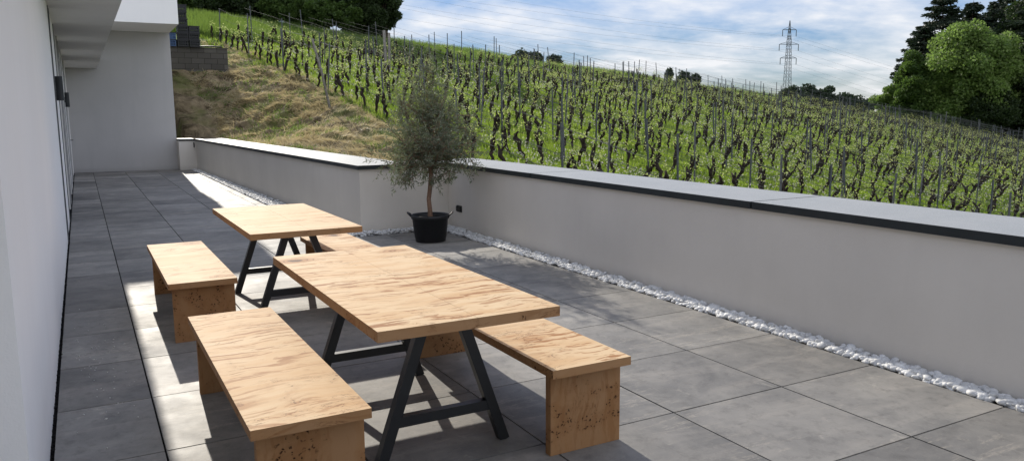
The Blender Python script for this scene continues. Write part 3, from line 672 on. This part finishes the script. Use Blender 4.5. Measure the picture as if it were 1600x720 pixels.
def post_bm(h, wdt=.045):
    bm = bmesh.new(); w_ = wdt/2
    box(bm, -w_, w_, -w_*.8, -w_*.8+.012, -.3, h); box(bm, -w_, -w_+.012, -w_*.8+.0121, w_*.8, -.3, h-.001); box(bm, w_-.012, w_, -w_*.8+.0121, w_*.8, -.3, h-.001)
    return bm
pp = []
def post_label(i, x):
    if i == 0: return 'grey metal trellis post in the row bordering the dry grass bank', 'trellis posts in the first row'
    if x < 22: return 'grey metal trellis post among the vines behind the potted tree', 'trellis posts behind the potted tree'
    return 'thin grey metal trellis post among the vines beyond the right parapet', 'trellis posts beyond the right parapet'
for q, (dp, x, y, z, i) in enumerate(posts[:300]):
    lab, grp = post_label(i, x)
    if q < 2: o = obj('trellis_post', post_bm(1.85+.12*q), M['post']); pp.append(o)
    else: o = pp[q % 2].copy(); COL.objects.link(o)
    tag(o, lab, 'post', grp); o.location = (x, y, z); o.rotation_euler = (RNG.normal(0, .035), RNG.normal(0, .03), RNG.normal(0, .2)); s = RNG.uniform(.93, 1.08); o.scale = (1.0, 1.0, s)
if len(posts) > 300:
    bm = bmesh.new()
    for dp, x, y, z, i in posts[300:]:
        h = RNG.uniform(1.75, 2.0); dx, dy = RNG.normal(0, .05, 2); bar(bm, (x, y, z-.2), (x+dx, y+dy, z+h), .05, .05)
    tag(obj('distant_posts', bm, M['post']), 'many thin distant trellis posts along the top of the vineyard', 'posts', kind='stuff')
for i, ya, yb in rows:
    mm = Mesh()
    for hz, r_ in ((.62, .008), (1.0, .003), (1.4, .003), (1.78, .0045)):
        yy = np.arange(ya-.3, yb, 2.35); pts = [(rowx(i, y)+.0, y, float(height(rowx(i, y), y))+hz+(0 if k % 2 == 0 else -.02)) for k, y in enumerate(yy)]
        if len(pts) > 1: mm.tube(pts, r_, 4, False)
    o = mm.build('trellis_wires', M['wire']); lab = ('thin wires strung along the vine row bordering the dry bank' if i == 0 else 'thin trellis wires strung along a vine row farther up the slope')
    tag(o, lab, 'wires', 'wires of the vine rows')
def wpost(name, p0, p1, wdt, label, grp=None):
    mm = Mesh(); d = np.array(p1)-np.array(p0); mm.tube([(0, 0, -.2), d*.5+np.array([.01, 0, 0]), d], [wdt*.55, wdt*.5, wdt*.45], 8); q = mm.build(name, M['woodpost']); q.location = [float(v) for v in p0]; tag(q, label, 'post', grp); return q
def ground_at(px, py, d0=10, d1=120):
    for d in np.arange(d0, d1, .1):
        p = at(px, py, d)
        if p[2] < float(height(p[0], p[1])): return p
    return at(px, py, 60)
g0 = ground_at(517, 168); tp = at(488, 62, (g0-CPOS)@fwd-.8); wpost('end_post', g0, tp, .085, 'pale weathered wooden post leaning left at the edge of the dry bank')
g0 = ground_at(603, 112); D0 = (g0-CPOS)@fwd
wpost('wooden_post', g0, at(600, 48, D0), .16, 'thick wooden post, left one of the close pair on the skyline')
g1 = ground_at(608, 113); wpost('wooden_post', g1, at(608, 52, (g1-CPOS)@fwd), .14, 'thick wooden post, right one of the close pair on the skyline')

# ------------------------------------------------------------------ grass
def sample(n_, d0, d1, pxa=230, pxb=1680):
    d = np.exp(RNG.uniform(math.log(d0), math.log(d1), n_)); px = RNG.uniform(pxa, pxb, n_)
    # horizontal direction from pixel column
    v = np.stack([px-W0/2, np.full(n_, -0.0), np.full(n_, -F_PX)], -1); v = v @ RM.T; v[:, 2] = 0
    fh = np.array([fwd[0], fwd[1], 0]); fh /= np.linalg.norm(fh); v /= (v @ fh)[:, None]
    P = v*d[:, None]; return P[:, 0], P[:, 1], d
def blades(name, x, y, d, hmin, hmax, wb, m, label, cat, lay=.35, flow=False):
    z = height(x, y)-.02; n_ = len(x); D = np.stack([RNG.normal(0, lay, n_), RNG.normal(0, lay, n_), np.ones(n_)], -1)
    if flow:
        an = vnoise(x*.8, y*.8, 51)*9; D[:, 0] += np.cos(an)*1.3; D[:, 1] += np.sin(an)*1.3; D[:, 2] = RNG.normal(.25, .3, n_)
    D /= np.linalg.norm(D, axis=1)[:, None]
    o = leaf_mesh(name, np.stack([x, y, z], -1), D, RNG.uniform(hmin, hmax, n_), wb*np.maximum(1, d/16)**.8*RNG.uniform(.7, 1.3, n_), m, tri=True); tag(o, label, cat, kind='stuff'); return o
x, y, d = sample(520000, 14, 95)
rx1 = 8.35+ROW_DX*(y-30); yt = toffset(x); edge = rx1-.9+vnoise(x*.8, y*.8, 4)*1.4
keep = (x > edge) & (y < yt+3) & (y > 3); clump = vnoise(x*1.7, y*1.7, 8)*.6+vnoise(x*6, y*6, 11)*.4
keep &= RNG.random(len(x)) < np.clip((clump-.22)*2.6, .08, 1)
blades('grass', x[keep], y[keep], d[keep], .08, .26, .020, M['grass'], 'bright green grass growing between the vine rows', 'grass')
# dry bank
x, y, d = sample(900000, 11.5, 48, 240, 900)
rx1 = 8.35+ROW_DX*(y-30); keep = (x < rx1+.3+vnoise(x*.8, y*.8, 4)*.9) & (x > 4.05) & (y > 10.5) & ((y < 34.6) | (x > 5.7)) & (y < 44)
cl = vnoise(x*.9+y*.35, y*.9, 21)*.55+vnoise(x*3.1, y*3.1, 22)*.45
k2 = keep & (RNG.random(len(x)) < np.clip((cl-.28)*4.5, .05, 1)); o = blades('cut_grass', x[k2], y[k2], d[k2], .08, .30, .013, M['hay'], 'dry cut grass lying on the bank behind the long parapet', 'grass', lay=.55, flow=True)
k3 = keep & (cl < .46) & (RNG.random(len(x)) < .13); blades('bank_grass', x[k3], y[k3], d[k3], .06, .2, .016, M['tallgrass'], 'short green grass growing in patches on the dry bank', 'grass', lay=.6)
# meadow band beyond the vines
x, y, d = sample(200000, 44, 95, 240, 1250); yt = toffset(x); yc = np.interp(x, CX, CY); keep = (y > yt-.5) & (y < yc+2)
blades('meadow_grass', x[keep], y[keep], d[keep], .3, .8, .022, M['tallgrass'], 'tall meadow grass above the vineyard', 'grass', lay=.25)
# seed heads
x, y, d = sample(52000, 15, 85); keep = (x > 8.35+ROW_DX*(y-30)-.2) & (y < toffset(x)) & (vnoise(x*.5, y*.5, 31)*.6+vnoise(x*2.2, y*2.2, 33)*.4 > .47); x, y, d = x[keep], y[keep], d[keep]
D = RNG.normal(0, 1, (len(x), 3)); D /= np.linalg.norm(D, axis=1)[:, None]; P = np.stack([x, y, height(x, y)+RNG.uniform(.14, .34, len(x))], -1); s = RNG.uniform(.035, .06, len(x))*np.maximum(1, d/26)**.6
o = leaf_mesh('dandelion_heads', P, D, s, s, M['seedhead']); tag(o, 'pale dandelion seed heads dotting the vineyard grass', 'flowers', kind='stuff')

# ------------------------------------------------------------------ trees
def tree(name, base, h, rx, rz, m, label, cat='tree', n_=26000, leaf=.26, trunkr=.25, clumps=60, cz=.6, seed=1, low=.15, group=None, name_='tree'):
    rg = np.random.default_rng(seed); base = np.array(base, float); t_ = thing(name, base, label, cat, group); mm = Mesh()
    mm.tube([(0, 0, -.6), (0, 0, h*.2), (rg.normal(0, .02)*h, 0, h*.5), (rg.normal(0, .03)*h, 0, h*.85)], [trunkr*1.3, trunkr, trunkr*.6, trunkr*.12], 8)
    C = []; Rr = []; c0 = np.array([0, 0, h*cz])
    for k in range(clumps):
        v = rg.normal(0, 1, 3); v /= np.linalg.norm(v); rad = rg.uniform(.25, .92)**.6; c = c0+v*np.array([rx, rx, rz])*rad
        if c[2] < h*low: c[2] = h*low+rg.uniform(0, .1)*h
        C.append(c); Rr.append(rg.uniform(.16, .34)*rx)
        if k < 16: s = np.array([0, 0, max(h*.12, c[2]*.55)]); mid = (s+c)/2+np.array([0, 0, .05*h]); mm.tube([s, mid, c], [trunkr*.35, trunkr*.2, trunkr*.07], 5)
    mm.build('trunk', M['bark'], t_)
    C = np.array(C); Rr = np.array(Rr); w_ = Rr**2; w_ /= w_.sum(); ci = rg.choice(len(C), n_, p=w_); v = rg.normal(0, 1, (n_, 3)); v /= np.linalg.norm(v, axis=1)[:, None]; rad = rg.uniform(.35, 1.18, n_)**.5
    P = C[ci]+v*(Rr[ci]*rad)[:, None]*np.array([1, 1, .72]); D = v*.8+rg.normal(0, .7, (n_, 3)); D[:, 2] -= .25; D /= np.linalg.norm(D, axis=1)[:, None]
    leaf_mesh('crown', P, D, rg.uniform(.6, 1.3, n_)*leaf, rg.uniform(.5, 1.0, n_)*leaf, m, t_); return t_
def conifer(base, h, r, label, n_=22000, seed=1, leaf=.32, group='tall dark conifers at the right edge'):
    rg = np.random.default_rng(seed); t_ = thing('conifer', base, label, 'tree', group); mm = Mesh(); mm.tube([(0, 0, -.6), (0, 0, h*.5), (0, 0, h)], [.32, .18, .02], 8); P = []; D = []
    nb_ = int(h*8); per = n_//nb_
    for k in range(nb_):
        f = (k+rg.random())/nb_; z = h*(.06+.93*f); L_ = r*(1-f)**.62*rg.uniform(.6, 1.12)+.3; an = rg.uniform(0, 6.28); dr = np.array([math.cos(an), math.sin(an), 0]); s = np.linspace(0, 1, 5)
        br = [np.array([0, 0, z])+dr*L_*q+np.array([0, 0, -.30*L_*q+.22*L_*q*q]) for q in s]; mm.tube(br, [.05, .04, .03, .02, .01], 4)
        q = rg.uniform(.12, 1.05, per)**.8; side = np.array([-dr[1], dr[0], 0]); wdt = .26*L_*(1.15-q)+.2
        p = np.array([0, 0, z])+dr*(L_*q)[:, None]+side*(rg.normal(0, 1, per)*wdt)[:, None]; p[:, 2] += -.30*L_*q+.22*L_*q*q-np.abs(rg.normal(0, .16, per)); P.append(p)
        dd = dr*.9+side*rg.normal(0, .7, per)[:, None]; dd[:, 2] -= rg.uniform(0, .7, per); D.append(dd)
    mm.build('trunk', M['bark'], t_); P = np.concatenate(P); D = np.concatenate(D); D /= np.linalg.norm(D, axis=1)[:, None]
    leaf_mesh('crown', P, D, rg.uniform(.7, 1.6, len(P))*leaf, rg.uniform(.35, .7, len(P))*leaf, M['needle'], t_)
def foot(px, depth, sink=.3):
    p = at(px, 175, depth); p[2] = float(height(p[0], p[1]))-sink; return p
def tree_px(px, ytop, depth, rpx, label, m, seed, **k):
    b = foot(px, depth); top = at(px, ytop, depth)[2]; h = top-b[2]; rx = rpx/F_PX*depth
    return tree(k.pop('name', 'broadleaf_tree'), b, h, rx, k.pop('rzf', .42)*h, m, label, seed=seed, **k)
# right wood
tree_px(1513, 34, 94, 64, 'big bright green broadleaf tree at the right edge of the vineyard', M['leaf_bright'], 11, n_=60000, leaf=.34, clumps=190, cz=.52, low=.03, rzf=.47, trunkr=.35)
tree_px(1432, 100, 98, 34, 'bright green shrubby tree in front of the conifers, left of the big broadleaf tree', M['leaf_bright'], 12, n_=26000, leaf=.3, clumps=80, cz=.5, low=.03, rzf=.46)
tree_px(1388, 128, 100, 26, 'small pale green tree at the left end of the right-hand wood', M['leaf_bright'], 13, n_=14000, leaf=.25, clumps=40, cz=.5, low=.03, rzf=.46)
tree_px(1545, 120, 92, 40, 'dark green shrubby tree at the foot of the big broadleaf tree', M['leaf_dark'], 14, n_=26000, leaf=.27, clumps=70, cz=.48, low=.02, rzf=.48)
for k, (px, yt_, dp, r_, lab) in enumerate([(1462, -10, 108, 7.5, 'dark conifer, leftmost tall one behind the big broadleaf tree'), (1508, 4, 109, 6.5, 'dark conifer with a ragged top behind the big broadleaf tree, second from left'), (1545, 0, 110, 6.5, 'dark conifer with a forked-looking top, third tall one from the left'), (1578, -45, 104, 7.0, 'very tall dark conifer rising out of the picture near the right edge'), (1618, -70, 98, 7.6, 'tallest dark conifer cut off by the right edge of the picture'), (1436, 38, 104, 5.4, 'shorter dark conifer at the left side of the tall conifers')]):
    b = foot(px, dp); top = at(px, yt_, dp)[2]; conifer(b, top-b[2], r_, lab, seed=30+k, n_=42000)
tree_px(1428, 72, 97, 36, 'mid green tree between the small left trees and the first conifer', M['leaf_mid'], 17, n_=34000, leaf=.3, clumps=90, cz=.5, low=.03, rzf=.48)
tree_px(1490, 24, 103, 48, 'mid green tree filling the gap between the bright tree and the conifers', M['leaf_mid'], 18, n_=40000, leaf=.3, clumps=110, cz=.5, low=.03, rzf=.48)
tree_px(1560, 22, 101, 48, 'dark tree behind the right shoulder of the big bright tree', M['leaf_dark'], 19, n_=44000, leaf=.3, clumps=110, cz=.5, low=.03, rzf=.48)
tree_px(1612, -30, 99, 55, 'tall dark broadleaf tree against the right edge of the picture', M['leaf_dark'], 20, n_=50000, leaf=.3, clumps=120, cz=.5, low=.03, rzf=.48)
tree_px(1580, 60, 95, 55, 'dark broadleaf tree below the tall conifers at the right edge', M['leaf_dark'], 15, n_=40000, leaf=.28, clumps=110, cz=.48, low=.02, rzf=.5)
tree_px(1650, 30, 92, 60, 'dark broadleaf tree running out of the picture on the right', M['leaf_dark'], 16, n_=40000, leaf=.28, clumps=110, cz=.48, low=.02, rzf=.5)
# far trees on skyline
def far(px, ytop, dp, rpx, seed, lab, base_y, m='farleaf', n_=5000):
    b = at(px, base_y, dp); top = at(px, ytop, dp)[2]; h = top-b[2]; rx = rpx/F_PX*dp
    tree('distant_tree', b, h, rx, .5*h, M[m], lab, n_=n_, leaf=dp*.0028, clumps=45, cz=.5, low=.02, seed=seed, trunkr=.15, group='distant trees on the skyline')
far(1240, 134, 170, 22, 41, 'distant dark tree right at the foot of the pylon', 172)
far(1268, 131, 172, 20, 42, 'distant dark rounded tree just right of the pylon', 172)
far(1288, 136, 171, 16, 43, 'distant dark tree at the right shoulder of the clump by the pylon', 172)
far(1318, 148, 175, 22, 44, 'low distant tree between the pylon clump and the wood', 180)
far(1345, 152, 176, 20, 45, 'low distant tree next to the left end of the wood', 182)
far(1226, 140, 169, 12, 54, 'small distant bush left of the pylon foot', 170)
far(820, 78, 90, 16, 46, 'small distant tree on the hill crest, leftmost of the crest trees', 108, n_=2600)
far(838, 80, 92, 12, 47, 'small distant tree on the hill crest, second from the left', 108, n_=2200)
far(868, 86, 92, 13, 48, 'small distant tree on the hill crest below the power lines', 112, n_=2200)
far(1046, 107, 95, 6, 49, 'tiny lone round tree on the vineyard crest', 128, n_=1200)
far(1069, 112, 98, 9, 50, 'tiny bush on the crest, left of two', 130, n_=1200)
far(1086, 116, 98, 8, 51, 'tiny bush on the crest, right of two', 132, n_=1200)
far(806, 86, 90, 9, 52, 'low bush on the crest beside the leftmost crest tree', 106, n_=1400)
# wood above the vineyard on the left
for k, (px, yt_, r_, by, lab, m) in enumerate([
    (340, 0, 30, 27, 'round dark bush at the left end above the meadow', 'leaf_dark'), (385, 4, 26, 28, 'dark round bush above the first vine posts', 'leaf_dark'),
    (428, 12, 22, 33, 'green bush in the hedge above the meadow, between two darker ones', 'leaf_mid'), (462, 6, 27, 36, 'mid green rounded bush in the middle of the hedge', 'leaf_mid'),
    (505, 4, 30, 40, 'broad green bush right of the hedge middle', 'leaf_mid'), (548, 8, 26, 45, 'rounded green bush just left of the big dark tree', 'leaf_mid'), (302, -14, 28, 16, 'pale green bush beside the crate stack', 'leaf_mid'), (584, 22, 20, 51, 'low dark bush below the tip of the big hilltop tree', 'leaf_dark')]):
    b = ground_at(px, by, 40); dp = float((b-CPOS)@fwd); h = max(2.2, at(px, yt_, dp)[2]-b[2])
    tree('hedge_bush', b-np.array([0, 0, .3]), h+.3, r_/F_PX*dp, .5*h, M[m], lab, 'bush', n_=14000, leaf=.2, clumps=60, cz=.5, low=.02, seed=60+k, trunkr=.08, group='bushes above the meadow')
for k, (px, yt_, r_, by, lab, n_) in enumerate([(563, -75, 42, 48, 'big dark tree on the hilltop with branches reaching into the sky', 60000), (495, -70, 50, 36, 'dark tree behind the hedge bushes, left of the big hilltop tree', 40000), (420, -70, 45, 26, 'dark tree behind the left hedge bushes above the crates', 30000), (600, -110, 30, 52, 'slimmer dark tree at the right end of the hilltop trees, leaning over the meadow', 16000)]):
    b = ground_at(px, by, 40); d_ = b-CPOS; dp = float(d_@fwd)+(4 if k in (1, 2) else 1.5); b = at(px, by, dp); b[2] = float(height(b[0], b[1])); h = at(px, yt_, dp)[2]-b[2]
    tree('hilltop_tree', b, h, r_/F_PX*dp, .46*h, M['leaf_dark'], lab, n_=n_, leaf=.26, clumps=110, cz=.55, low=.04, seed=80+k, trunkr=.3, group='dark trees on the hilltop')

# ------------------------------------------------------------------ pylon and lines
PD = 300
pb = at(1228, 175, PD); ptop = at(1228, 35, PD)[2]; pb[2] = -2.0; Hh = ptop-pb[2]
py = thing('electricity_pylon', pb, 'tall grey lattice electricity pylon on the skyline', 'pylon')
az = R(-22)
def plv(x, y, z): c, s = math.cos(az), math.sin(az); return np.array([x*c-y*s, x*s+y*c, z])
def hw(z): f = z/Hh; return np.interp(f, [0, .45, .8, 1], [1.7, 1.0, .62, .05])
mm = Mesh(); lv = np.concatenate([np.linspace(0, .86, 15), [.93, 1.0]])*Hh
for sx, sy in ((-1,-1),(1,-1),(1,1),(-1,1)): mm.tube([plv(sx*hw(z), sy*hw(z), z) for z in lv], .10, 4)
for a, b in zip(lv[:-1], lv[1:]):
    for (ax_, ay_), (bx_, by_) in (((-1,-1),(1,-1)), ((1,-1),(1,1)), ((1,1),(-1,1)), ((-1,1),(-1,-1))):
        mm.tube([plv(ax_*hw(a), ay_*hw(a), a), plv(bx_*hw(b), by_*hw(b), b)], .055, 4); mm.tube([plv(bx_*hw(a), by_*hw(a), a), plv(ax_*hw(b), ay_*hw(b), b)], .055, 4)
mm.build('lattice_tower', M['post'], py, False)
ends = []
px1 = PD/F_PX
for ypx, half in ((49, 11), (71, 15.5), (92, 13)):
    z = at(1228, ypx, PD)[2]-pb[2]; hwd = half*px1
    mm = Mesh()
    for s in (-1, 1):
        for o_ in (-.5, .5): mm.tube([plv(s*.3, o_, z), plv(s*hwd, 0, z)], .09, 4)
        mm.tube([plv(s*.5, 0, z+1.0), plv(s*hwd, 0, z)], .07, 4)
    mm.build('cross_arm', M['post'], py, False)
    for s in (-1, 1):
        e = plv(s*hwd, 0, z); mm = Mesh(); mm.tube([e, e-np.array([0, 0, 2.4])], .13, 6); mm.build('insulator', M['post'], py); ends.append((pb+e-np.array([0, 0, 2.4]), s, ypx))
nm = {49: 'top', 71: 'middle', 92: 'lowest'}
for e, s, ypx in ends:
    la = at(360 + (0 if s < 0 else 40), -75+(ypx-49)*1.0-6*s, 262); ra = at(2150, 290+(ypx-49)*1.3, 420)
    pts = []
    for q in np.linspace(0, 1, 22): p = la*(1-q)+e*q; p[2] -= 4*4.0*q*(1-q); pts.append(p)
    for q in np.linspace(0, 1, 22)[1:]: p = e*(1-q)+ra*q; p[2] -= 4*5.0*q*(1-q); pts.append(p)
    mm = Mesh(); mm.tube(pts, .019, 4, False); o = mm.build('power_line', M['post'])
    tag(o, f"thin power line hung from the {'left' if s < 0 else 'right'} end of the pylon's {nm[ypx]} arm", 'power line', 'power lines crossing the sky')
